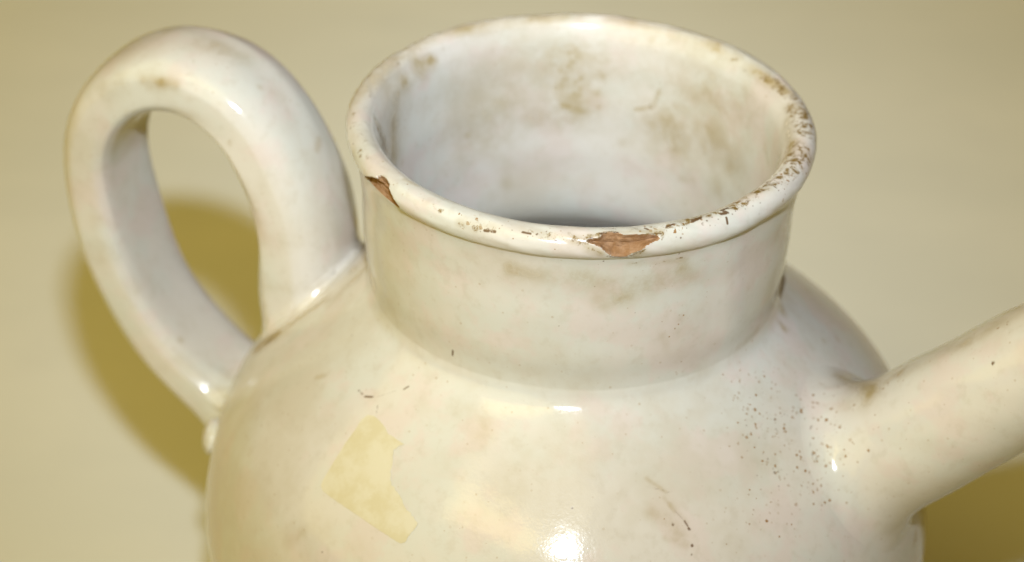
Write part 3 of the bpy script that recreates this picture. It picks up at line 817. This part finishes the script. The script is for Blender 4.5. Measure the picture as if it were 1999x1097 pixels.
# remnant of a torn paper label on the shoulder
LABEL = [
    (-0.8355,-0.7748,-1.0021), (-0.8075,-0.7897,-0.9933), (-0.7811,-0.8196,-0.9956), (-0.7542,-0.8565,-1.0034), (-0.7399,-0.8852,-1.0143),
    (-0.7085,-0.9089,-1.0131), (-0.6863,-0.9289,-1.0152), (-0.6644,-0.9457,-1.0159), (-0.6759,-0.9471,-1.0228), (-0.699,-0.9499,-1.0367),
    (-0.7133,-0.9527,-1.0464), (-0.7097,-0.9737,-1.0596), (-0.7092,-0.9983,-1.0775), (-0.7164,-1.0154,-1.0943), (-0.7211,-1.0284,-1.1066),
    (-0.7159,-1.0537,-1.1235), (-0.7052,-1.0758,-1.1352), (-0.686,-1.0953,-1.141), (-0.6691,-1.1229,-1.1552), (-0.6522,-1.1498,-1.1697),
    (-0.6384,-1.1755,-1.1854), (-0.62,-1.1888,-1.1884), (-0.6041,-1.2055,-1.1962), (-0.5881,-1.2241,-1.2062), (-0.5847,-1.2311,-1.2113),
    (-0.6035,-1.2453,-1.2342), (-0.6191,-1.2636,-1.261), (-0.6355,-1.2732,-1.2801), (-0.6528,-1.2717,-1.2883), (-0.6712,-1.2597,-1.2859),
    (-0.7206,-1.2236,-1.2775), (-0.7955,-1.1665,-1.2686), (-0.859,-1.1135,-1.2626), (-0.9231,-1.0586,-1.2614), (-0.9753,-1.0101,-1.2614),
    (-1.0051,-0.9794,-1.261), (-1.0166,-0.9548,-1.2509), (-1.0093,-0.9393,-1.2327), (-0.985,-0.9141,-1.1948), (-0.953,-0.8779,-1.1462),
    (-0.9208,-0.8426,-1.1005), (-0.888,-0.8145,-1.0605), (-0.8614,-0.7826,-1.0236),
]      #LABELDATA
if LABEL:
    L3 = np.array(LABEL)
    c0 = L3.mean(0)
    _, ln = skin(c0[None])
    ln = ln[0]
    lx = np.cross([0, 0, 1], ln)
    lx /= np.linalg.norm(lx)
    ly = np.cross(ln, lx)
    poly = np.stack([(L3 - c0) @ lx, (L3 - c0) @ ly], 1)
    # finer, slightly ragged outline
    fine = []
    rr = np.random.default_rng(12)
    m_ = len(poly)
    for i in range(m_):
        p, q = poly[i], poly[(i + 1) % m_]
        k = max(1, int(np.linalg.norm(q - p) / .012))
        jag = .0025 if 5 <= i < 27 else .0006
        for j in range(k):
            fine.append(p + (q - p) * j / k + rr.normal(0, jag, 2))
    fine = np.array(fine)
    lo_, hi_ = fine.min(0), fine.max(0)
    gx, gy = np.meshgrid(np.arange(lo_[0], hi_[0], .02), np.arange(lo_[1], hi_[1], .02))
    ins, dd = inside(gx, gy, [tuple(v) for v in fine])
    gp = np.stack([gx[ins & (dd > .008)], gy[ins & (dd > .008)]], 1)
    allp = [Vector(v) for v in fine] + [Vector(v) for v in gp]
    nf = len(fine)
    vo, _, fo, ov, _, _ = delaunay_2d_cdt(allp, [(i, (i + 1) % nf) for i in range(nf)], [list(range(nf))], 1, 1e-6)
    v2 = np.array([list(v) for v in vo])
    V3 = to_skin(c0 + v2[:, :1] * lx + v2[:, 1:] * ly, .0018)
    loop = [next(i for i, o in enumerate(ov) if k in o) for k in range(nf)]
    base = np.concatenate([V3[loop], to_skin(V3[loop], -.003)])
    nb_ = len(V3)
    faces = [list(f) for f in fo]
    for i in range(nf):
        j = (i + 1) % nf
        faces.append([nb_ + i, nb_ + nf + i, nb_ + nf + j, nb_ + j])
    lab = mesh_obj('paper_label', np.concatenate([V3, base]), faces, M_PAPER, jug)
    lab['label'] = 'torn yellowed paper label remnant on the shoulder'
